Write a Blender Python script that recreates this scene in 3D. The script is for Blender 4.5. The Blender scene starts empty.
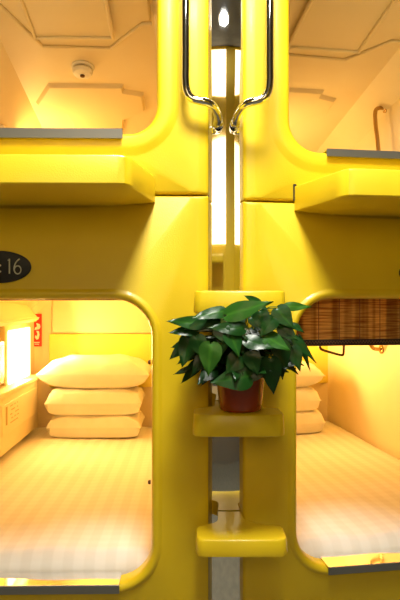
import bpy, bmesh, math, random
from mathutils import Vector, Matrix
from math import sin, cos, pi, radians
random.seed(7)
SC = bpy.context.scene
COL = SC.collection

# ------------------------------------------------------------------ helpers
def link(name, bm, m, parent=None, smooth=True, angle=35):
    me = bpy.data.meshes.new(name)
    bmesh.ops.recalc_face_normals(bm, faces=bm.faces)
    bm.to_mesh(me); bm.free()
    ms = m if isinstance(m, (list, tuple)) else [m]
    for k in ms: me.materials.append(k)
    for p in me.polygons: p.use_smooth = smooth
    if smooth: me.set_sharp_from_angle(angle=radians(angle))
    o = bpy.data.objects.new(name, me)
    COL.objects.link(o)
    if parent is not None: o.parent = parent
    return o

def tag(o, label, cat, group=None):
    o['label'] = label; o['category'] = cat
    if group: o['group'] = group
    return o

def thing(name, label, cat, loc=(0, 0, 0), rz=0, group=None):
    o = bpy.data.objects.new(name, None); COL.objects.link(o)
    o.empty_display_size = .1
    o.location = loc; o.rotation_euler = (0, 0, rz)
    return tag(o, label, cat, group)

def copy_tree(o, parent=None):
    c = o.copy(); COL.objects.link(c)
    if parent is not None: c.parent = parent
    for ch in list(o.children): copy_tree(ch, c)
    return c

def add_box(bm, x0, x1, y0, y1, z0, z1, bev=0, seg=2, idx=0):
    r = bmesh.ops.create_cube(bm, size=1)
    vs = r['verts']
    for v in vs:
        v.co = Vector(((x0+x1)/2+v.co.x*(x1-x0), (y0+y1)/2+v.co.y*(y1-y0), (z0+z1)/2+v.co.z*(z1-z0)))
    if bev:
        es = list({e for v in vs for e in v.link_edges})
        bmesh.ops.bevel(bm, geom=es, offset=bev, segments=seg, profile=.5, affect='EDGES')
    return bm

def box(*a, **k): return add_box(bmesh.new(), *a, **k)

def loft(bm, rings, cap0=True, cap1=True):
    rv = [[bm.verts.new(p) for p in r] for r in rings]
    n = len(rings[0])
    for a, b in zip(rv, rv[1:]):
        for i in range(n):
            j = (i+1) % n
            bm.faces.new((a[i], a[j], b[j], b[i]))
    if cap0: bm.faces.new(rv[0])
    if cap1: bm.faces.new(rv[-1])
    return bm

def catmull(pts, k=8):
    pts = [Vector(p) for p in pts]
    P = [pts[0]*2-pts[1]] + pts + [pts[-1]*2-pts[-2]]
    out = []
    for i in range(1, len(P)-2):
        a, b, c, d = P[i-1:i+3]
        for s in range(k):
            t = s/k
            out.append(.5*((2*b)+(c-a)*t+(2*a-5*b+4*c-d)*t*t+(3*b-a-3*c+d)*t**3))
    out.append(pts[-1])
    return out

def tube(bm, pts, r, n=12, taper=None):
    pts = [Vector(p) for p in pts]
    rings = []
    up = None
    for i, p in enumerate(pts):
        t = (pts[min(i+1, len(pts)-1)]-pts[max(i-1, 0)]).normalized()
        if up is None:
            up = t.orthogonal().normalized()
        up = (up - t*up.dot(t)).normalized()
        s = t.cross(up)
        rr = r if taper is None else r*(1+(taper-1)*i/(len(pts)-1))
        rings.append([p+up*rr*cos(2*pi*k/n)+s*rr*sin(2*pi*k/n) for k in range(n)])
    return loft(bm, rings)

def lathe(bm, prof, c=(0, 0, 0), axis='Z', n=32, cap=True):
    rings = []
    for r, h in prof:
        ring = []
        for k in range(n):
            a = 2*pi*k/n
            if axis == 'Z': p = (c[0]+r*cos(a), c[1]+r*sin(a), c[2]+h)
            elif axis == 'Y': p = (c[0]+r*cos(a), c[1]+h, c[2]+r*sin(a))
            else: p = (c[0]+h, c[1]+r*cos(a), c[2]+r*sin(a))
            ring.append(p)
        rings.append(ring)
    return loft(bm, rings, cap, cap)

# ------------------------------------------------------------------ materials
def mat(name, col, rough=.5, metal=0, coat=0, emis=None, estr=0, **k):
    m = bpy.data.materials.new(name); m.use_nodes = True
    b = m.node_tree.nodes['Principled BSDF']
    b.inputs['Base Color'].default_value = (*col, 1)
    b.inputs['Roughness'].default_value = rough
    b.inputs['Metallic'].default_value = metal
    b.inputs['Coat Weight'].default_value = coat
    b.inputs['Coat Roughness'].default_value = .12
    if emis:
        b.inputs['Emission Color'].default_value = (*emis, 1)
        b.inputs['Emission Strength'].default_value = estr
    for kk, v in k.items(): b.inputs[kk.replace('_', ' ')].default_value = v
    return m

def nd(m, t, **k):
    n = m.node_tree.nodes.new(t)
    for a, v in k.items(): setattr(n, a, v)
    return n

def noise_vary(m, c1, c2, scale=5, detail=3, bump=0, bscale=200, stretch=(1, 1, 1)):
    nt = m.node_tree; b = nt.nodes['Principled BSDF']
    tc = nd(m, 'ShaderNodeTexCoord'); mp = nd(m, 'ShaderNodeMapping')
    mp.inputs['Scale'].default_value = stretch
    nt.links.new(tc.outputs['Object'], mp.inputs['Vector'])
    n = nd(m, 'ShaderNodeTexNoise'); n.inputs['Scale'].default_value = scale; n.inputs['Detail'].default_value = detail
    nt.links.new(mp.outputs[0], n.inputs['Vector'])
    r = nd(m, 'ShaderNodeValToRGB')
    r.color_ramp.elements[0].position = .35; r.color_ramp.elements[1].position = .65
    r.color_ramp.elements[0].color = (*c1, 1); r.color_ramp.elements[1].color = (*c2, 1)
    nt.links.new(n.outputs['Fac'], r.inputs[0]); nt.links.new(r.outputs[0], b.inputs['Base Color'])
    if bump:
        n2 = nd(m, 'ShaderNodeTexNoise'); n2.inputs['Scale'].default_value = bscale
        nt.links.new(tc.outputs['Object'], n2.inputs['Vector'])
        bp = nd(m, 'ShaderNodeBump'); bp.inputs['Strength'].default_value = bump; bp.inputs['Distance'].default_value = .002
        nt.links.new(n2.outputs['Fac'], bp.inputs['Height']); nt.links.new(bp.outputs[0], b.inputs['Normal'])
    return m

YELLOW = noise_vary(mat('yellow_plastic', (.80, .57, .01), .42, coat=.2), (.80, .565, .009), (.83, .60, .012), 6, 3, .25, 260)
CREAM = noise_vary(mat('cream_plastic', (.84, .70, .40), .45), (.82, .66, .36), (.85, .70, .41), 3, 2, .08, 120)
CREAM2 = mat('cream_moulding', (.84, .68, .37), .45)
HEADY = mat('yellow_back_panel', (.88, .74, .12), .45)
CHROME = mat('chrome', (.82, .82, .82), .06, 1)
MIRROR = mat('mirror_steel', (.86, .86, .86), .03, 1)
BRASS = mat('golden_metal', (.50, .33, .13), .22, 1)
STEEL = noise_vary(mat('brushed_sill', (.55, .54, .52), .16, 1), (.5, .49, .47), (.62, .61, .58), 8, 2)
DARKST = mat('sill_edge_grey', (.20, .20, .19), .35, .6)
BLACK = mat('plaque_black', (.004, .004, .007), .55)
NUMW = mat('plaque_lettering', (.62, .62, .52), .5)
SEAM = mat('dark_gap_rubber', (.02, .015, .005), .8)
RED = mat('sign_red', (.65, .015, .01), .4)
WHITE = mat('sign_white', (.85, .82, .75), .5)
POT = mat('terracotta_glazed', (.30, .04, .012), .15, coat=.5)
SOIL = noise_vary(mat('potting_soil', (.02, .012, .006), .95), (.012, .008, .004), (.04, .022, .01), 60, 4, .8, 90)
LEAF = mat('glossy_leaf', (.016, .085, .012), .30, Specular_IOR_Level=.3)
STEMM = mat('green_stem', (.06, .14, .02), .5)
BROWN = mat('dark_brown_binding', (.035, .014, .008), .6)
TAN = mat('binding_thread', (.28, .13, .05), .7)
DARKM = mat('dark_bronze', (.09, .035, .012), .35, .6)
LAMPM = mat('lamp_diffuser', (.9, .85, .7), .4, emis=(1, .80, .45), estr=3)
SCREEN = mat('screen_glow', (.7, .6, .05), .3, emis=(1, .78, .06), estr=1.2)
GREYCAP = mat('detector_plastic', (.84, .76, .58), .45)
FLOORM = noise_vary(mat('grey_floor', (.3, .3, .28), .5), (.13, .13, .10), (.18, .175, .13), 14, 4, .1, 80)
CEILM = noise_vary(mat('corridor_ceiling', (.10, .10, .11), .7), (.08, .08, .09), (.12, .12, .13), 3, 2)
OPPW = noise_vary(mat('corridor_wall', (.45, .36, .10), .6), (.12, .09, .02), (.17, .13, .03), 2, 2)
CLIGHT = mat('corridor_lamp', (1, 1, 1), .5, emis=(1, .97, .92), estr=14)
WARMGLOW = mat('added_warm_glow', (.9, .75, .5), .6, emis=(1, .82, .5), estr=2.8)  # glow for an added, unseen panel across the corridor
GRAPH = mat('panel_print', (.45, .30, .10), .6)

# leaf colour varies leaf by leaf with a pale midrib
def leaf_nodes():
    nt = LEAF.node_tree; b = nt.nodes['Principled BSDF']
    a = nd(LEAF, 'ShaderNodeAttribute', attribute_name='tone', attribute_type='GEOMETRY')
    r = nd(LEAF, 'ShaderNodeValToRGB')
    e = r.color_ramp.elements
    e[0].position = 0; e[0].color = (.003, .018, .004, 1)
    e[1].position = 1; e[1].color = (.07, .24, .02, 1)
    m_ = r.color_ramp.elements.new(.5); m_.color = (.010, .058, .008, 1)
    nt.links.new(a.outputs['Fac'], r.inputs[0]); nt.links.new(r.outputs[0], b.inputs['Base Color'])
leaf_nodes()

# white quilted bed sheet with a woven stripe
def sheet_mat():
    m = mat('striped_sheet', (.85, .80, .68), .85)
    nt = m.node_tree; b = nt.nodes['Principled BSDF']
    tc = nd(m, 'ShaderNodeTexCoord'); sx = nd(m, 'ShaderNodeSeparateXYZ')
    nt.links.new(tc.outputs['Object'], sx.inputs[0])
    def stripes(out, freq, lo):
        f = nd(m, 'ShaderNodeMath', operation='MULTIPLY'); f.inputs[1].default_value = freq
        s = nd(m, 'ShaderNodeMath', operation='SINE')
        q = nd(m, 'ShaderNodeMapRange'); q.inputs[1].default_value = -.3; q.inputs[2].default_value = .3
        q.inputs[3].default_value = lo; q.inputs[4].default_value = 1
        nt.links.new(sx.outputs[out], f.inputs[0]); nt.links.new(f.outputs[0], s.inputs[0]); nt.links.new(s.outputs[0], q.inputs[0])
        return q
    a = stripes(0, 2*pi/.07, .88); c = stripes(1, 2*pi/.05, .95)
    mu = nd(m, 'ShaderNodeMath', operation='MULTIPLY')
    nt.links.new(a.outputs[0], mu.inputs[0]); nt.links.new(c.outputs[0], mu.inputs[1])
    mx = nd(m, 'ShaderNodeMix', data_type='RGBA')
    mx.inputs[6].default_value = (.45, .36, .2, 1); mx.inputs[7].default_value = (.88, .83, .72, 1)
    nt.links.new(mu.outputs[0], mx.inputs[0]); nt.links.new(mx.outputs[2], b.inputs['Base Color'])
    n = nd(m, 'ShaderNodeTexNoise'); n.inputs['Scale'].default_value = 7
    nt.links.new(tc.outputs['Object'], n.inputs['Vector'])
    bp = nd(m, 'ShaderNodeBump'); bp.inputs['Strength'].default_value = .5; bp.inputs['Distance'].default_value = .01
    nt.links.new(n.outputs['Fac'], bp.inputs['Height']); nt.links.new(bp.outputs[0], b.inputs['Normal'])
    return m
SHEET = sheet_mat()
PILLOW = noise_vary(mat('pillow_cotton', (.86, .80, .66), .9), (.84, .78, .62), (.88, .82, .69), 9, 2, .3, 25)

# bamboo slats: streaks along the slat and brown woven bands across
def bamboo_mat():
    m = mat('bamboo', (.45, .24, .07), .55)
    nt = m.node_tree; b = nt.nodes['Principled BSDF']
    tc = nd(m, 'ShaderNodeTexCoord')
    def nz(scale, det, st):
        mp = nd(m, 'ShaderNodeMapping'); mp.inputs['Scale'].default_value = st
        nt.links.new(tc.outputs['Object'], mp.inputs['Vector'])
        n = nd(m, 'ShaderNodeTexNoise'); n.inputs['Scale'].default_value = scale; n.inputs['Detail'].default_value = det
        nt.links.new(mp.outputs[0], n.inputs['Vector']); return n
    n1 = nz(9, 3, (1, 1, 22)); n2 = nz(34, 1, (1, .01, .01))
    r1 = nd(m, 'ShaderNodeValToRGB'); e = r1.color_ramp.elements
    e[0].position = .36; e[0].color = (.50, .22, .04, 1); e[1].position = .60; e[1].color = (.95, .66, .18, 1)
    r2 = nd(m, 'ShaderNodeValToRGB'); e = r2.color_ramp.elements
    e[0].position = .40; e[0].color = (.58, .46, .34, 1); e[1].position = .56; e[1].color = (1, 1, 1, 1)
    mx = nd(m, 'ShaderNodeMix', data_type='RGBA', blend_type='MULTIPLY'); mx.inputs[0].default_value = 1
    nt.links.new(n1.outputs['Fac'], r1.inputs[0]); nt.links.new(n2.outputs['Fac'], r2.inputs[0])
    nt.links.new(r1.outputs[0], mx.inputs[6]); nt.links.new(r2.outputs[0], mx.inputs[7])
    nt.links.new(mx.outputs[2], b.inputs['Base Color'])
    # thin bamboo lets the lamp light of the capsule through
    tr = nd(m, 'ShaderNodeBsdfTranslucent'); ms = nd(m, 'ShaderNodeMixShader'); ms.inputs[0].default_value = .42
    nt.links.new(mx.outputs[2], tr.inputs[0])
    nt.links.new(b.outputs[0], ms.inputs[1]); nt.links.new(tr.outputs[0], ms.inputs[2])
    nt.links.new(ms.outputs[0], nt.nodes['Material Output'].inputs['Surface'])
    return m
BAMBOO = bamboo_mat()

# ------------------------------------------------------------------ capsule geometry
NS = 10
def rrect(x0, x1, z0, z1, r, y, o=0):
    """rounded rectangle in the xz plane, (NS+1)*4 points, offset outward by o"""
    x0 -= o; x1 += o; z0 -= o; z1 += o; r = max(r+o, .0001)
    out = []
    for cx, cz, a0 in ((x1-r, z1-r, 0), (x0+r, z1-r, 90), (x0+r, z0+r, 180), (x1-r, z0+r, 270)):
        for k in range(NS+1):
            a = radians(a0+90*k/NS)
            out.append((cx+r*cos(a), y, cz+r*sin(a)))
    return out

def chrect(x0, x1, z0, z1, ct, cb, y):
    """box section with straight chamfers ct at the top corners, cb at the bottom corners"""
    out = []
    for (p, q) in (((x1, z1-ct), (x1-ct, z1)), ((x0+ct, z1), (x0, z1-ct)), ((x0, z0+cb), (x0+cb, z0)), ((x1-cb, z0), (x1, z0+cb))):
        for k in range(NS+1):
            t = k/NS
            out.append((p[0]+(q[0]-p[0])*t, y, p[1]+(q[1]-p[1])*t))
    return out

W = 1.17
def capsule(name, label, loc, rz, zb, zt, op, rad, floor, ceil0, ceil1, upper, taper=0):
    """op = (x0,x1,z0,z1) opening. Local frame: x along the front, y into the pod, z up."""
    t = thing(name, label, 'sleeping capsule', loc, rz, 'yellow sleeping capsules')
    x0, x1, z0, z1 = op
    R = lambda o, y: rrect(x0, x1, z0, z1, rad, y, o)
    rings = [R(0, .055), R(0, .012), R(.003, .0), R(.008, -.007), R(.016, -.010)]
    if upper: rings += [R(.040, -.010), R(.052, -.008), R(.066, .000), R(.074, .002)]
    else: rings += [R(.024, -.009), R(.030, -.002), R(.034, 0)]
    # flat face, then bevel back round the outer rectangle
    def outer(ins, y):
        iz = min(ins, .003)+.12*ins      # the joint between two capsules stays tight
        return rrect(ins, W-ins, zb+iz, zt-iz, .004 if ins < .03 else .02, y, 0)
    rings += [outer(.040, 0), outer(.034, .0005), outer(.012, .005), outer(.003, .009), outer(.0005, .014), outer(0, .022), outer(0, .22)]
    link('front_panel', loft(bmesh.new(), rings, False, False), YELLOW, t, angle=50)
    # interior lining
    def ceil(y): return ceil0+(ceil1-ceil0)*y/1.95
    def lw(y): return .06+taper*max(0, y-.2)
    S = lambda ins, y, ct=(.12 if taper and upper else .16), cb=.02: chrect(lw(y)+ins, W-.06-ins, floor+ins*.4, ceil(y)-ins, ct, cb, y)
    rings = [rrect(x0, x1, z0, z1, rad, .056, .001), S(.0, .075), S(0, .3), S(0, .8), S(0, 1.3), S(0, 2.06), S(.02, 2.10, .17), S(.06, 2.12, .2)]
    link('interior_lining', loft(bmesh.new(), rings, False, True), CREAM, t, angle=30)
    t['zc'] = 0
    return t, ceil

def sill(t, xa, xb, z, h, d0=-.022, d1=.07):
    bm = bmesh.new()
    add_box(bm, xa, xb, d0, d1, z-.004, z, .0012, 1)
    o = link('sill_plate', bm, CHROME, t)
    link('sill_edge', box(xa-.002, xb+.002, d0-.006, d0, z-h, z+.001, bev=.001, seg=1), DARKST, o)
    return o

def moulded(t, name, poly, ceil, y_h=.012, m=CREAM2, bev=.010):
    """raised panel on the sloping ceiling; poly = (x,y) outline"""
    bm = bmesh.new()
    n = len(poly)
    area = sum(poly[i][0]*poly[(i+1) % n][1]-poly[(i+1) % n][0]*poly[i][1] for i in range(n))
    sg = 1 if area > 0 else -1
    def inset(d):
        out = []
        for i in range(n):
            p = Vector(poly[i]); a = Vector(poly[i-1]); b = Vector(poly[(i+1) % n])
            e1 = (p-a).normalized(); e2 = (b-p).normalized()
            n1 = Vector((-e1.y, e1.x))*sg; n2 = Vector((-e2.y, e2.x))*sg
            k = (n1+n2)/max(.3, 1+n1.dot(n2))
            out.append(p+k*d)
        return out
    rings = []
    for d, h in ((0, -.004), (bev*.5, y_h*.6), (bev, y_h*.95), (bev*1.6, y_h)):
        rings.append([(p.x, p.y, ceil(p.y)-h) for p in inset(d)])
    return link(name, loft(bm, rings, False, True), m, t, angle=25)

def ledge(t, x0, x1, zc0, zc1):
    bm = bmesh.new()
    # plan outline tapering to the front, lofted over height
    def pl(o, z, yb=-.001):
        pr = .30
        c = [(x0, yb), (x0+.044+o, -pr+.06), (x0+.052+o, -pr+.024), (x0+.064+o, -pr+.006+o), (x0+.085, -pr+o), (x1-.085, -pr+o), (x1-.064-o, -pr+.006+o),
             (x1-.052-o, -pr+.024), (x1-.044-o, -pr+.06), (x1, yb)]
        dip = .020 if z < zc0+.011 else 0
        back = [(x0+(x1-x0)*f, yb, z-dip*4*f*(1-f)) for f in (.85, .7, .5, .3, .15)]
        return [(a, b, z) for a, b in c]+back
    rings = [pl(.006, zc0), pl(.002, zc0+.0015), pl(0, zc0+.005), pl(.001, zc1-.006), pl(.003, zc1-.002), pl(.007, zc1)]
    loft(bm, rings, True, True)
    return link('ledge', bm, YELLOW, t, angle=28)

def lampunit(t, zb, dx=0, hood=True):
    """lamp and control box on the left wall of the pod"""
    g = link('lamp_housing', box(.055+dx, .10+dx, 1.40, 1.92, zb+.30, zb+.66, bev=.012), CREAM2, t)
    link('lamp_diffuser', box(.100+dx, .112+dx, 1.44, 1.88, zb+.33, zb+.63, bev=.008), LAMPM, g)
    if not hood: return g
    # sloping hood above the lamp
    bm = bmesh.new()
    loft(bm, [[(.055+dx, y, zb+.66), (.15+dx, y, zb+.665), (.15+dx, y, zb+.69), (.055+dx, y, zb+.80)] for y in (1.1, 1.92)])
    bmesh.ops.bevel(bm, geom=list(bm.edges), offset=.008, segments=2, affect='EDGES')
    link('lamp_hood', bm, CREAM2, g)

TAPER = .17
ROT_L, ROT_R = radians(1.0), radians(9)
LO = (.028-W*cos(ROT_L), -W*sin(ROT_L)*1.0, 0)
RO = (.142, .045, 0)

# --- lower left
UL_OP = (.165, W-.165, 1.826, 2.72)
LL_OP = (.18, W-.181, .405, 1.302)
ll, llc = capsule('sleeping_capsule', 'lower left yellow sleeping capsule with three pillows and an oval number plaque', LO, ROT_L, .12, 1.632,
                  LL_OP, .12, .36, 1.58, 1.40, False)
ul, ulc = capsule('sleeping_capsule', 'upper left yellow sleeping capsule with a round smoke detector on its ceiling', LO, ROT_L, 1.636, 2.93,
                  UL_OP, .09, 1.74, 2.74, 2.29, True)
lr, lrc = capsule('sleeping_capsule', 'lower right yellow sleeping capsule partly closed by a bamboo blind', RO, ROT_R, .12, 1.622,
                  (.18, W-.18, .405+.013, 1.304), .12, .36, 1.58, 1.40, False, TAPER)
ur, urc = capsule('sleeping_capsule', 'upper right yellow sleeping capsule with a chrome grab rail on its inner wall', RO, ROT_R, 1.626, 2.93,
                  (.155, W-.155, 1.79, 2.72), .10, 1.74, 2.71, 2.34, True, TAPER)

sill(ll, .28, W-.282, .411, .026)
sill(lr, .28, W-.30, .424, .024)
sill(ul, .25, W-.272, 1.834, .030, d0=-.020)
sill(ur, .275, W-.25, 1.795, .024, d0=-.020)

ledge(ul, .17, W-.17, 1.607, 1.688)
ledge(ur, .17, W-.17, 1.592, 1.672)
# dark slots where the ledges are bolted on
for t, z, xs in ((ul, 1.655, (W-.178,)), (ur, 1.645, (.170,))):
    for x in xs: link('bracket_slot', box(x-.004, x+.007, -.004, .002, z-.02, z+.036, bev=.002, seg=1), SEAM, t)

# --- hinge pins on the inner side of the lower left opening
for z in (1.30-.20, 1.30-.585):
    link('stop_pin', lathe(bmesh.new(), [(.007, 0), (.007, -.006), (.004, -.009)], (W-.186, .03, z), 'X', 12), DARKM, ll)

# --- ceiling mouldings (upper pods)
def ceiling_mouldings(t, ceil, k=0):
    A = [(.235, .13), (.235, .66), (.30, .66), (.42, .93), (.735, .94), (.90, .77), (.94, .77), (.94, .13)]
    B = [(.41, .2), (.41, .83), (.76, .83), (.76, .2)]
    C = [(.36, 1.28), (.25, 1.46), (.40, 1.56), (.42, 1.78), (.70, 1.78), (.73, 1.62), (.86, 1.52), (.86, 1.36), (.76, 1.33), (.76, 1.28)]
    a = moulded(t, 'ceiling_moulding', A, ceil, .034, bev=.010)
    c2 = lambda y: ceil(y)-.033
    moulded(a, 'raised_centre', B, c2, .026, bev=.009)
    def bead(pts, off, par):  # thin beads added so the moulding edges throw dark shadow lines
        tube_pts = [(x, y, ceil(y)-off) for x, y in pts]
        dense = []
        for p, q in zip(tube_pts, tube_pts[1:]):
            for i in range(8): dense.append(Vector(p).lerp(Vector(q), i/8))
        dense.append(Vector(tube_pts[-1]))
        link('shade_line_bead', tube(bmesh.new(), dense, .009, 8), CREAM2, par)
    bead([(.235, .64)]+A[1:-1], .036, a)
    bead([B[0], B[1], B[2], B[3]], .060, a)
    moulded(t, 'ceiling_moulding', C, ceil, .020, bev=.014)
ceiling_mouldings(ul, ulc); ceiling_mouldings(ur, urc)

# smoke detector
def detector(parent_t, x, y, ceil, label):
    d = thing('smoke_detector', label, 'smoke detector')
    d.parent = None
    d.matrix_world = Matrix.Translation(Vector(parent_t.location)) @ Matrix.Rotation(parent_t.rotation_euler.z, 4, 'Z') @ Matrix.Translation((x, y, ceil(y))) @ Matrix.Rotation(-math.atan2(.45, 1.95), 4, 'X')
    link('base', lathe(bmesh.new(), [(.058, .006), (.058, -.008), (.052, -.014)]), GREYCAP, d)
    link('vent_ring', lathe(bmesh.new(), [(.040, -.014), (.040, -.024)]), DARKM, d)
    link('cap', lathe(bmesh.new(), [(.050, -.022), (.051, -.030), (.044, -.042), (.028, -.048), (.012, -.049)]), GREYCAP, d)
    link('sensor', lathe(bmesh.new(), [(.012, -.048), (.012, -.054), (.006, -.057)], n=16), DARKM, d)
    return d
detector(ul, W-.60, 1.14, ulc, 'round cream smoke detector on the ceiling of the upper left capsule')

for t, zb, dx, hd in ((ll, .50, 0, True), (ul, 1.60, 0, False), (lr, .50, .30, False), (ur, 1.60, .30, False)):
    lampunit(t, zb, dx, hd)

# back wall panels in the lower pods
def back_panels(t, x0, z_mid=1.075, ztop=1.36):
    x1 = W-.07
    link('headboard', box(x0-.015, x1, 2.095, 2.125, .72, z_mid, bev=.012), HEADY, t)
    link('back_panel', box(x0, x1, 2.095, 2.125, z_mid+.002, ztop, bev=.02, seg=3), CREAM, t)
back_panels(ll, .19); back_panels(lr, .46)

# control console on the left wall of lower pods
def console(t, y0, y1, z0=.50, z1=.80):
    c = link('control_console', box(.05, .155, y0, y1, z0, z1, bev=.012), CREAM2, t)
    top = link('console_lid', box(.05, .168, y0-.01, y1+.01, z1-.002, z1+.03, bev=.01), CREAM2, c)
    p = link('switch_plate', box(.154, .159, y0+.08, y1-.06, z0+.10, z1-.04, bev=.002, seg=1), CREAM, c)
    bm = bmesh.new()
    for r in range(5):
        for k in range(9):
            if random.random() < .3: continue
            y = y0+.22+k*.018; z = z1-.06-r*.022
            add_box(bm, .1585, .160, y, y+.008+.004*random.random(), z-.006, z)
    link('panel_lettering', bm, GRAPH, p, smooth=False)
    link('panel_slot', box(.1585, .161, y0+.14, y0+.165, z1-.15, z1-.055), GRAPH, p, smooth=False)
    s = link('television', box(.06, .11, 1.10, 1.36, z1+.05, z1+.28, bev=.008), DARKM, t)
    link('screen', box(.11, .113, 1.12, 1.34, z1+.07, z1+.26, bev=.001, seg=1), SCREEN, s)
console(ll, 1.08, 1.90)

# ---------- number plaques: thing of their own? they are screwed to the panel -> part of the capsule
def ellipse_disc(rx, rz_, y0, y1, cx, cz, n=48):
    bm = bmesh.new()
    f = lambda s, y: [(cx+rx*s*cos(2*pi*k/n), y, cz+rz_*s*sin(2*pi*k/n)) for k in range(n)]
    return loft(bm, [f(1, y0), f(1, y1+.001), f(.975, y1)])

def digit_tube(bm, pts, r=.0022, y=-.0065):
    P = catmull([(a, y, b) for a, b in pts], 6)
    tube(bm, P, r, 6)

def plaque(t, cx, cz, digits):
    p = link('number_plaque', ellipse_disc(.103, .051, .002, -.005, cx, cz), BLACK, t)
    if digits:
        h = .040
        bm = bmesh.new()
        # the figures drawn as strokes
        def S(pts, ox, s=1, r=.0024):
            digit_tube(bm, [(cx+.004+(ox+a*s)*1.14, cz-.0215+b*s*1.12) for a, b in pts], r)
        S([(0, .042), (0, .030), (0, .010), (0, 0)], .028)             # 1 stem
        S([(-.0045, .037), (-.002, .0385), (0, .040)], .028, r=.0016)
        link('numeral', bm, NUMW, p); bm = bmesh.new()
        S([(.016, .0415), (.009, .036), (.003, .026), (.0005, .013), (.004, .003), (.0105, -.0005), (.017, .003), (.0195, .011), (.017, .019), (.0105, .022), (.004, .019), (.001, .012)], .040, r=.0021)
        link('numeral', bm, NUMW, p); bm = bmesh.new()
        for zz in (.004, .023): lathe(bm, [(.0030, -.004), (.0030, -.0075), (.0015, -.008)], (cx+.007, 0, cz-.0185+zz), 'Y', 10)
        link('colon', bm, NUMW, p)
plaque(ll, W/2-.077, 1.404, True)
plaque(lr, W/2+.055, 1.392, False)

# grab rails inside right-hand pods (on their right inner wall)
def inner_rail(t, z_top, z_bot, y):
    x = W-.06
    pts = [(x, y+.02, z_top), (x-.03, y+.02, z_top), (x-.055, y+.018, z_top-.008), (x-.068, y+.01, z_top-.035), (x-.07, y, z_top-.10),
           (x-.07, y-.02, (z_top+z_bot)/2), (x-.07, y-.04, z_bot+.08), (x-.068, y-.05, z_bot+.03), (x-.05, y-.052, z_bot+.006), (x-.02, y-.052, z_bot), (x, y-.052, z_bot)]
    r = link('inner_grab_rail', tube(bmesh.new(), catmull(pts, 6), .0115, 12), BRASS, t)
    for p in (pts[0], pts[-1]):
        link('flange', lathe(bmesh.new(), [(.026, .004), (.026, -.008), (.018, -.012)], p, 'X', 20), BRASS, r)
inner_rail(ur, 2.375, 2.02, 1.24)
inner_rail(lr, 1.35, 1.02, 1.36)

# dark trapezoid loop hanging from the ceiling of the lower right pod
def hang_loop(t, y, ceil):
    xa, xb = .645, .775
    pts = [(xa-.004, y, ceil(y)+.002), (xa, y, 1.10), (xa+.004, y, 1.055), (xa+.02, y, 1.042), (xa+.06, y, 1.03), (xb-.015, y, 1.015), (xb-.002, y, 1.022), (xb, y, 1.06), (xb, y, 1.12), (xb, y, ceil(y)+.002)]
    link('hanging_loop', tube(bmesh.new(), catmull(pts, 6), .0065, 10), DARKM, t)
hang_loop(lr, 1.05, lrc)

# ------------------------------------------------------------------ bedding
def wmat(t): return Matrix.Translation(Vector(t.location)) @ Matrix.Rotation(t.rotation_euler.z, 4, 'Z')

def mattress(t, ztop, label, tp=0):
    root = thing('mattress', label, 'mattress', wmat(t) @ Vector((W/2, .07, .362)), t.rotation_euler.z, 'mattresses in the lower capsules')
    hw = W/2-.066
    bm = bmesh.new()
    nx, ny = 40, 70
    L = 1.98
    rnd = random.Random(3)
    grid = []
    for j in range(ny+1):
        row = []
        for i in range(nx+1):
            u = -1+2*i/nx; v = j/ny
            y = .012+L*v; xl = -hw+tp*max(0, y-.13); x = xl+(hw-xl)*(u+1)/2
            h = ztop-.362
            # rounded edges
            ex = max(0, 1-(hw-x)/.03, 1-(x-xl)/.03); fy = max(0, 1-v*L/.075)
            h -= .03*(1-math.sqrt(max(0, 1-ex*ex))) + .045*(1-math.sqrt(max(0, 1-fy*fy)))
            h += .0035*sin(9*x+2*sin(3*y))*sin(4*y+1)+.002*sin(23*x+5*y)
            row.append(bm.verts.new((x, y, h)))
        grid.append(row)
    for j in range(ny):
        for i in range(nx):
            bm.faces.new((grid[j][i], grid[j][i+1], grid[j+1][i+1], grid[j+1][i]))
    # sides down to the base
    loop = grid[0][:]+[r[-1] for r in grid[1:]]+grid[-1][-2::-1]+[r[0] for r in grid[-2:0:-1]]
    low = [bm.verts.new((v.co.x, v.co.y, .03)) for v in loop]
    n = len(loop)
    for i in range(n):
        bm.faces.new((loop[i], loop[(i+1) % n], low[(i+1) % n], low[i]))
    bm.faces.new(low)
    link('sheet', bm, SHEET, root, angle=60)
    link('base', loft(bmesh.new(), [[(-hw+.01, .02, z), (hw-.01, .02, z), (hw-.01, L, z), (-hw+.01+tp*(L-.13), L, z), (-hw+.01, .13, z)] for z in (0, .04)]), CREAM2, root)
    return root
BEDZ = .462
mattress(ll, BEDZ, 'white striped mattress in the lower left capsule, reaching the sill under three pillows')
mattress(lr, BEDZ, 'white striped mattress in the lower right capsule, below the bamboo blind', TAPER)

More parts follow.
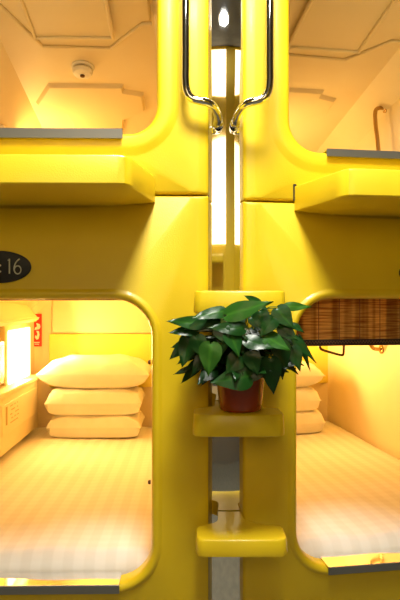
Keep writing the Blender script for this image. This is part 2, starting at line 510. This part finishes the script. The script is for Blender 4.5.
def pillow_mesh(w, d, h, seed, pinch=1.0, full=1.0):
    rnd = random.Random(seed)
    bm = bmesh.new()
    nx, ny = 30, 20
    ph = [rnd.random()*6 for _ in range(6)]
    top, bot = [], []
    for j in range(ny+1):
        ta, ba = [], []
        for i in range(nx+1):
            u = -1+2*i/nx; v = -1+2*j/ny
            pr = (max(0, 1-abs(u)**(3.2+4*full))**(.55-.15*full))*(max(0, 1-abs(v)**(3.0+3*full))**(.6-.2*full))
            ins = 1-.05*pinch*(1-abs(u)**2)*0
            x = u*w/2*(1-.07*pinch*(1-abs(u))*abs(v)**2 - .035*pinch*(1-v*v)*abs(u))
            y = v*d/2*(1-.08*pinch*(1-u*u)*abs(v)**3)
            wr = .006*sin(14*u+ph[0]+4*v)*(abs(u)**1.2)+.004*sin(19*v+ph[1]+7*u)*abs(u)+.004*sin(6*u+ph[2])*cos(5*v+ph[3])
            tz = h*.50*pr+wr*min(1, pr*2)
            bz = -h*.50*pr**.7
            ta.append(bm.verts.new((x, y, tz+.003)))
            ba.append(bm.verts.new((x, y, bz-.003)))
        top.append(ta); bot.append(ba)
    for g in (top, bot):
        for j in range(ny):
            for i in range(nx):
                bm.faces.new((g[j][i], g[j][i+1], g[j+1][i+1], g[j+1][i]))
    def lp(g): return g[0][:]+[r[-1] for r in g[1:]]+g[-1][-2::-1]+[r[0] for r in g[-2:0:-1]]
    a, b = lp(top), lp(bot); n = len(a)
    for i in range(n): bm.faces.new((a[i], a[(i+1) % n], b[(i+1) % n], b[i]))
    return bm

def pillows(t, cx, cy, side, dims):
    z = BEDZ-.005
    M = wmat(t)
    nm = {0: 'lowest', 1: 'middle', 2: 'topmost'}
    for k, (w, d, h, dx, rz, pin) in enumerate(dims):
        o = link('pillow', pillow_mesh(w, d, h, k*7+len(side), pin, 0 if k == 2 else 1), PILLOW)
        o.location = M @ Vector((cx+dx, cy, z+h/2+.004))
        o.rotation_euler = (0, 0, t.rotation_euler.z+rz)
        z += h*.965
        tag(o, 'white cotton pillow, %s of the stack of three in the lower %s capsule' % (nm[k], side), 'pillow', 'pillows stacked in the lower capsules')
pillows(ll, .533, 1.88, 'left', [(.565, .34, .143, .0, 0, .3), (.58, .35, .158, -.005, .02, .4), (.675, .37, .200, .0, -.02, 1.3)])
pillows(lr, .655, 1.84, 'right', [(.50, .34, .145, .01, 0, .3), (.48, .34, .145, -.01, .02, .5), (.50, .36, .175, .0, .03, .8)])

# red sign on the back wall of lower left pod
def red_sign(t):
    s = thing('safety_sign', 'small red and white safety sign on the back wall of the lower left capsule', 'sign', wmat(t) @ Vector((.097, 2.10, 1.100)), t.rotation_euler.z)
    link('board', box(-.031, .031, -.004, .004, -.108, .108, bev=.0015, seg=1), RED, s)
    bm = bmesh.new()
    def blob(pts):
        f = [bm.verts.new((a, -.0045, b)) for a, b in pts]; g = [bm.verts.new((a, -.0062, b)) for a, b in pts]
        bm.faces.new(f); bm.faces.new(g[::-1])
        for i in range(len(f)): bm.faces.new((f[i], f[(i+1) % len(f)], g[(i+1) % len(f)], g[i]))
    blob([(-.016, .092), (.018, .085), (.010, .070), (-.014, .078)])
    blob([(-.004, .048), (.020, .040), (.024, .020), (.016, .006), (-.016, .002), (-.010, .018), (.002, .026)])
    blob([(-.004, -.004), (.014, -.006), (.018, -.030), (.012, -.058), (.0, -.064), (-.012, -.050), (-.010, -.034), (.0, -.040), (.004, -.024)])
    blob([(-.018, -.078), (.018, -.078), (.018, -.084), (-.018, -.084)])
    blob([(-.014, -.090), (.014, -.090), (.014, -.095), (-.014, -.095)])
    link('symbol', bm, WHITE, s, smooth=False)
red_sign(ll)

# ------------------------------------------------------------------ bamboo blinds
def blind(t, zlow, label, n_first=0):
    s = thing('bamboo_blind', label, 'blind', wmat(t) @ Vector((W/2, .088, 0)), t.rotation_euler.z, 'bamboo blinds')
    hw = W/2-.19+.010
    bm = bmesh.new()
    z = zlow+.021; ztop = 1.345
    while z < ztop:
        hh = random.uniform(.0028, .0042)
        add_box(bm, -hw, hw, -.0016+random.uniform(-.0006, .0006), .0012, z, z+hh)
        z += hh-.0001
    if ztop > zlow+.024: link('slats', bm, BAMBOO, s, smooth=False)
    # warp threads
    for k in range(11):
        x = -hw+.03+k*(2*hw-.06)/10
        link('thread', box(x-.0012, x+.0012, -.0032, -.0022, zlow+.02, ztop), TAN, s, smooth=False)
    b = link('edge_binding', box(-hw-.003, hw+.003, -.008, .004, zlow, zlow+.022, bev=.003), BROWN, s)
    zz = bmesh.new()
    pts = []
    nz = 150
    for k in range(nz): pts.append((-hw+2*hw*k/(nz-1), -.0085, zlow+.013+(.004 if k % 2 else -.004)))
    tube(zz, pts, .0011, 5)
    link('zigzag_stitching', zz, TAN, b)
    link('roll', lathe(bmesh.new(), [(.028, -hw), (.028, hw)], (0, .02, 1.375), 'X', 20), BAMBOO, s)
    return s
blind(lr, 1.141, 'half lowered brown bamboo blind with dark bound edge in the lower right capsule')
blind(ll, 1.2985, 'fully raised bamboo blind, only its dark edge showing atop the lower left opening')

# ------------------------------------------------------------------ mirror column in the gap
def mirror_col():
    t = thing('mirror_column', 'tall narrow chrome mirror column between the left and right capsules', 'mirror', (.085, .16, .02))
    bm = bmesh.new()
    n = 16; rings = []
    zs = [0+2.93*k/150 for k in range(151)]
    for z in zs:
        bul = .0035*sin(z*5.2+.4)+.0012*sin(z*13)+.020/(1+math.exp(-(z-2.06)/.035))
        ring = []
        for k in range(n+1):
            u = -1+2*k/n
            ring.append((u*.055, -.065-bul-.0030*(1-u*u), z))
        ring += [(.055, .02, z), (-.055, .02, z)]
        rings.append(ring)
    loft(bm, rings)
    link('mirror_face', bm, MIRROR, t, angle=60)
    link('backing', box(-.055, .055, .02, .05, 0, 2.93, bev=.002, seg=1), DARKM, t)
mirror_col()

# ------------------------------------------------------------------ steps
def step(ztop, thick, xc, label):
    t = thing('foot_step', label, 'step', (xc, 0, ztop-thick), 0, 'yellow steps between the capsules')
    hw = .133
    def outl(o, z, nk=0):
        fw = hw+o
        c = [(-.064, .086), (-.066, .02), (-.069, .0), (-.078, -.014), (-hw+.03-o, -.026), (-fw+.004, -.042), (-fw, -.056), (-fw, -.125), (-fw+.006, -.140-o), (-fw+.020, -.150-o),
             (hw+o-.020, -.150-o), (hw+o-.006, -.140-o), (fw, -.125), (fw, -.056), (fw-.004, -.042), (hw-.03+o, -.034), (.060, -.022), (.036, -.006), (.018, .02), (.012, .086)]
        return [(a, b, z) for a, b in c]
    rings = [outl(-.006, 0), outl(.002, .003), outl(.003, .010), outl(.0, thick-.005), outl(-.002, thick-.001), outl(-.005, thick), ]
    bm = bmesh.new(); loft(bm, rings)
    link('tread', bm, YELLOW, t, angle=45)
    # grip recess line on top and rounded boss under the neck
    link('bolt', lathe(bmesh.new(), [(.006, -.0), (.006, -.004), (.003, -.006)], (-.028, .0405, 0), 'Z', 10), DARKM, t)
    return t
step(1.327, .066, .117, 'topmost yellow step, level with the top of the green plant')
step(.965, .066, .114, 'middle yellow step carrying the potted plant')
step(.600, .052, .123, 'lowest yellow step, empty, below the potted plant')

# ------------------------------------------------------------------ outer grab rails
def outer_rail(pts, label):
    t = thing('grab_rail', label, 'grab rail', (pts[0][0], pts[0][1], pts[0][2]), 0, 'chrome grab rails between the upper capsules')
    P = [Vector(p)-Vector(pts[0]) for p in pts]
    link('rail', tube(bmesh.new(), catmull(P, 10), .0128, 20), CHROME, t, angle=60)
    e = P[0]
    sgn = 1 if pts[0][0] > .08 else -1
    link('flange', lathe(bmesh.new(), [(.0165, .000), (.0165, -.010), (.0125, -.016)], e, 'Y', 24), CHROME, t)
    e = P[-1]
    link('flange', lathe(bmesh.new(), [(.0165, .000), (.0165, -.010), (.0125, -.016)], e, 'Y', 24), CHROME, t)
def railpts(sg):
    # sg=-1 left, +1 right ; gap walls at x=.029 / .141
    if sg < 0: e, xo = .060, -.044
    else: e, xo = .116, .214
    s = sg; y = -.055
    zb = 1.895
    a = [(e, .080, zb-.012), (e, .060, zb-.012), (e+s*.001, .035, zb-.010), (e+s*.006, .0, zb-.001), (e+s*.022, y+.016, zb+.010), (e+s*.045, y+.003, zb+.015), (xo-s*.022, y, zb+.024), (xo-s*.006, y, zb+.043), (xo, y, zb+.075), (xo, y, zb+.15)]
    top = [(x, yy, 2.32+(2.32-z)) for x, yy, z in reversed(a)]
    return a+[(xo, y, 2.32)]+top
outer_rail(railpts(-1), 'left chrome grab rail, curving in beside the upper left capsule')
outer_rail(railpts(1), 'right chrome grab rail, curving in beside the upper right capsule')

# ------------------------------------------------------------------ plant
def leaf(bm, tone_layer, base, tip, w, nrm, tone, droop=.12, fold=.18):
    base = Vector(base); tip = Vector(tip)
    ax = tip-base; L = ax.length; ax.normalize()
    n = Vector(nrm); n = (n-ax*n.dot(ax))
    if n.length < 1e-3: n = ax.orthogonal()
    n.normalize(); s = ax.cross(n)
    prof = [(-.06, .30), (-.03, .62), (.05, .86), (.16, .99), (.30, 1.0), (.46, .86), (.62, .62), (.78, .36), (.90, .16), (.97, .05), (1.0, .0)]
    cols = [-1, -.6, -.25, -.07, 0, .07, .25, .6, 1]
    rows = []
    tw = random.uniform(-.25, .25)
    for t, ww in prof:
        row = []
        for c in cols:
            x = c*ww*w/2
            # heart-shaped notch at the base
            tt = t
            if t < .05: tt = t if abs(c) > .3 else max(t, .02)+.0
            z = fold*abs(x)*.6 - droop*L*(t*t) + .02*L*sin(t*9+c*2) - .5*fold*x*x/(w/2+1e-6)
            rr = s*cos(tw*t)+n*sin(tw*t)
            v = bm.verts.new(base+ax*(tt*L*(1 if t > 0 else 1))+rr*x+n*z)
            v[tone_layer] = min(1, max(0, tone+(.10 if abs(c) < .1 else 0)+(.04*(1-abs(c)))+random.uniform(-.02, .02)))
            row.append(v)
        rows.append(row)
    for a, b in zip(rows, rows[1:]):
        for i in range(len(cols)-1):
            bm.faces.new((a[i], a[i+1], b[i+1], b[i]))

def plant():
    pc = Vector((.124, -.072, .966))
    t = thing('potted_plant', 'trailing green potted plant with heart shaped leaves on the middle yellow step', 'potted plant', pc)
    prof = [(.056, 0), (.062, .002), (.066, .008), (.068, .03), (.075, .10), (.077, .108), (.081, .110), (.082, .128), (.079, .132), (.074, .131), (.071, .112), (.066, .11)]
    link('pot', lathe(bmesh.new(), prof, n=40), POT, t, angle=40)
    link('soil', lathe(bmesh.new(), [(.067, .108), (.0715, .117), (.04, .121), (.01, .123)]), SOIL, t)
    cx, cz = 160, 280
    def P(px, py, y):
        d = 1.9+y
        return Vector(((cx+px/2.5-200)/600*d, y, 1.3+(300-(cz+py/2.5))/600*d))-pc
    bm = bmesh.new(); tl = bm.verts.layers.float.new('tone')
    sb = bmesh.new()
    # (base, tip, width in crop px, depth base, depth tip, tone)
    Ls = [((165, 88), (280, 50), 44, -.24, -.28, .62), ((162, 78), (78, 90), 36, -.22, -.26, .50), ((110, 110), (18, 100), 34, -.20, -.24, .52),
          ((128, 158), (120, 242), 52, -.26, -.27, .62), ((226, 240), (128, 256), 58, -.25, -.28, .42), ((78, 140), (52, 218), 50, -.20, -.22, .28),
          ((262, 140), (328, 172), 44, -.25, -.27, .60), ((292, 70), (335, 122), 44, -.24, -.26, .45), ((313, 66), (382, 66), 22, -.20, -.20, .70),
          ((212, 122), (118, 116), 34, -.25, -.27, .38), ((175, 128), (200, 190), 44, -.25, -.28, .50), ((212, 150), (290, 168), 36, -.26, -.28, .40),
          ((332, 142), (394, 205), 22, -.20, -.22, .35), ((330, 165), (352, 228), 36, -.22, -.24, .30), ((345, 140), (378, 228), 18, -.18, -.20, .30),
          ((275, 195), (283, 290), 48, -.25, -.24, .25), ((250, 60), (212, 36), 24, -.20, -.22, .45), ((95, 125), (22, 128), 30, -.20, -.23, .30),
          ((225, 180), (245, 240), 40, -.26, -.27, .22), ((298, 150), (316, 232), 44, -.24, -.25, .22), ((258, 110), (262, 60), 34, -.22, -.21, .38),
          ((60, 165), (22, 198), 26, -.19, -.20, .25), ((150, 115), (165, 160), 40, -.25, -.27, .34), ((200, 190), (165, 235), 44, -.25, -.27, .28),
          ((285, 95), (250, 140), 36, -.25, -.27, .36), ((330, 110), (362, 130), 18, -.19, -.2, .4), ((120, 175), (75, 240), 34, -.21, -.22, .18),
          ((300, 115), (345, 150), 34, -.23, -.25, .48), ((90, 140), (110, 200), 40, -.23, -.24, .30), ((250, 215), (210, 262), 40, -.24, -.26, .2), ((250, 78), (262, 132), 40, -.225, -.235, .3), ((225, 92), (290, 112), 38, -.22, -.23, .34), ((145, 96), (60, 122), 36, -.21, -.23, .3), ((205, 88), (165, 120), 34, -.21, -.22, .2), ((310, 95), (300, 150), 34, -.215, -.22, .25), ((130, 190), (90, 225), 34, -.2, -.22, .15), ((300, 190), (310, 250), 30, -.2, -.2, .15)]
    nd_ = []
    for b, tp, w, yb, yt, tone in Ls:
        B = P(*b, yb); T = P(*tp, yt)
        nrm = Vector((random.uniform(-.3, .3), -1, random.uniform(.15, .7)))
        leaf(bm, tl, B, T, w*1.12/2.5/600*1.66, nrm, tone)
        nd_.append(B)
    # filling foliage all round
    rnd = random.Random(11)
    for k in range(120):
        a = rnd.uniform(0, 2*pi) if k % 3 else rnd.uniform(pi, 2*pi)
        rad = rnd.uniform(.03, .12)
        bx, by = rad*1.15*cos(a)-.01, rad*sin(a)*.75-.055
        by = min(by, .01)
        bz = rnd.uniform(.135, .285)-.25*max(0, rad-.09)
        if by > -.085: bz = min(bz, .215)      # keep below the step above
        B = Vector((bx, by, bz))
        dirv = Vector((cos(a)*1.0, min(.05, sin(a)*.7), rnd.uniform(-.9, .05))).normalized()
        L = rnd.uniform(.055, .085)
        T = B+dirv*L
        if T.y > .06: T.y = .06
        nrm = Vector((rnd.uniform(-.4, .4)+.4*cos(a), -.8, rnd.uniform(.2, .9)))
        leaf(bm, tl, B, T, L*rnd.uniform(.45, .62), nrm, rnd.uniform(.0, .32))
        nd_.append(B)
    for B in nd_:
        s0 = Vector((rnd.uniform(-.03, .03), rnd.uniform(-.03, .02), .119))
        mid = Vector((B.x*.45, B.y*.5, max(B.z*.9, .15)+.01))
        if B.z < .14: mid.z = .165
        tube(sb, catmull([s0, mid, B], 5), .0018, 6, .7)
    link('foliage', bm, LEAF, t, angle=60)
    link('stems', sb, STEMM, t)
plant()

# ------------------------------------------------------------------ corridor (setting)
def struct(name, bm, m):
    o = link(name, bm, m, None, smooth=False); o['kind'] = 'structure'; return o
XL, XR, YB, YF, ZC = -2.3, 2.6, -3.3, 2.35, 3.0
struct('floor', box(XL, XR, YB, YF, -.1, 0), FLOORM)
struct('ceiling', box(XL, XR, YB, YF, ZC, ZC+.1), CEILM)
struct('wall_back', box(XL, XR, YF, YF+.1, 0, ZC), OPPW)
struct('wall_front', box(XL, XR, YB-.1, YB, 0, ZC), YELLOW)
struct('glow_panel_1', box(-1.1, 1.1, YB+.001, YB+.02, 1.72, 2.86, bev=.015), WARMGLOW)  # glowing panel added to whiten the mirror reflection and fill shadows
struct('reflection_pillar', box(.24, .72, YB+.001, YB+.05, 1.26, 2.95, bev=.02), YELLOW)  # unseen pillar added to turn part of the mirror reflection yellow
struct('trim_5', box(-1.3, .1, YB+.001, YB+.28, 1.52, 1.60, bev=.02), YELLOW)
struct('bounce_cut_panel', box(XL, XR, YB+.001, YB+.015, 0, 1.25), DARKST)  # unseen dark panel added to cut light bouncing off the opposite wall
struct('wall_left', box(XL-.1, XL, YB, YF, 0, ZC), OPPW)
struct('wall_right', box(XR, XR+.1, YB, YF, 0, ZC), OPPW)
# plinth below and fascia beside the capsules
struct('trim_1', box(XL, LO[0]-.02, -.01, .15, 0, ZC), YELLOW)
xr = RO[0]+W*cos(ROT_R); yr = RO[1]+W*sin(ROT_R)
struct('trim_2', box(xr+.03, XR, yr-.01, yr+.15, 0, ZC), YELLOW)
def plinth(name, t):
    M = wmat(t); bm = box(0, W, .06, .2, 0, .119)
    bmesh.ops.transform(bm, matrix=M, verts=bm.verts)
    struct(name, bm, DARKST)
plinth('baseboard_left', ll); plinth('baseboard_right', lr)

def clamp_light(x, y, label, energy, size=.16, col=(1, .96, .88)):
    t = thing('ceiling_light', label, 'ceiling light', (x, y, ZC), 0, 'round ceiling lights in the corridor')
    link('rim', lathe(bmesh.new(), [(size+.02, 0), (size+.02, -.012), (size, -.02), (size, -.004)]), CHROME, t)
    link('diffuser', lathe(bmesh.new(), [(size, -.004), (size*.98, -.015), (size*.5, -.02)]), CLIGHT, t)
    L = bpy.data.lights.new('ceiling_lamp', 'AREA'); L.shape = 'DISK'; L.size = size*2; L.energy = energy; L.color = col
    o = bpy.data.objects.new('ceiling_lamp', L); COL.objects.link(o); o.location = (0, 0, -.03); o.parent = t
    return t, o
clamp_light(.10, -.86, 'round corridor ceiling light nearest the mirror column', 56, .26)
clamp_light(.10, -1.62, 'round corridor ceiling light further back', 6, .12)

# pod interior lights (in front of the lamp diffusers)
def pod_light(t, zb, e, col=(1, .61, .18), dx=0, aim=(.75, -.45, .15)):
    L = bpy.data.lights.new('pod_lamp', 'AREA'); L.shape = 'RECTANGLE'; L.size = .42; L.size_y = .28; L.energy = e; L.color = col
    o = bpy.data.objects.new('pod_lamp', L); COL.objects.link(o); o.parent = t
    o.location = (.125+dx, 1.70, zb+.48)
    o.rotation_euler = (-Vector(aim)).to_track_quat('Z', 'Y').to_euler()
pod_light(ll, .50, 38); pod_light(lr, .50, 38, dx=.27); pod_light(ul, 1.60, 7.5, (1, .60, .14), 0, (.75, .35, .35)); pod_light(ur, 1.60, 8, (1, .60, .14), .27, (.75, .15, .35))

# ------------------------------------------------------------------ world, camera, view
w = bpy.data.worlds.new('world'); SC.world = w; w.use_nodes = True
w.node_tree.nodes['Background'].inputs[0].default_value = (.9, .85, .7, 1)
w.node_tree.nodes['Background'].inputs[1].default_value = .02
cam = bpy.data.cameras.new('camera'); cam.sensor_fit = 'HORIZONTAL'; cam.sensor_width = 24; cam.lens = 36
co = bpy.data.objects.new('camera', cam); COL.objects.link(co)
co.location = (0, -1.9, 1.3); co.rotation_euler = (pi/2, 0, 0)
SC.camera = co
vs = SC.view_settings
vs.view_transform = 'Standard'; vs.look = 'None'; vs.gamma = 1; vs.use_curve_mapping = False; vs.exposure = 0
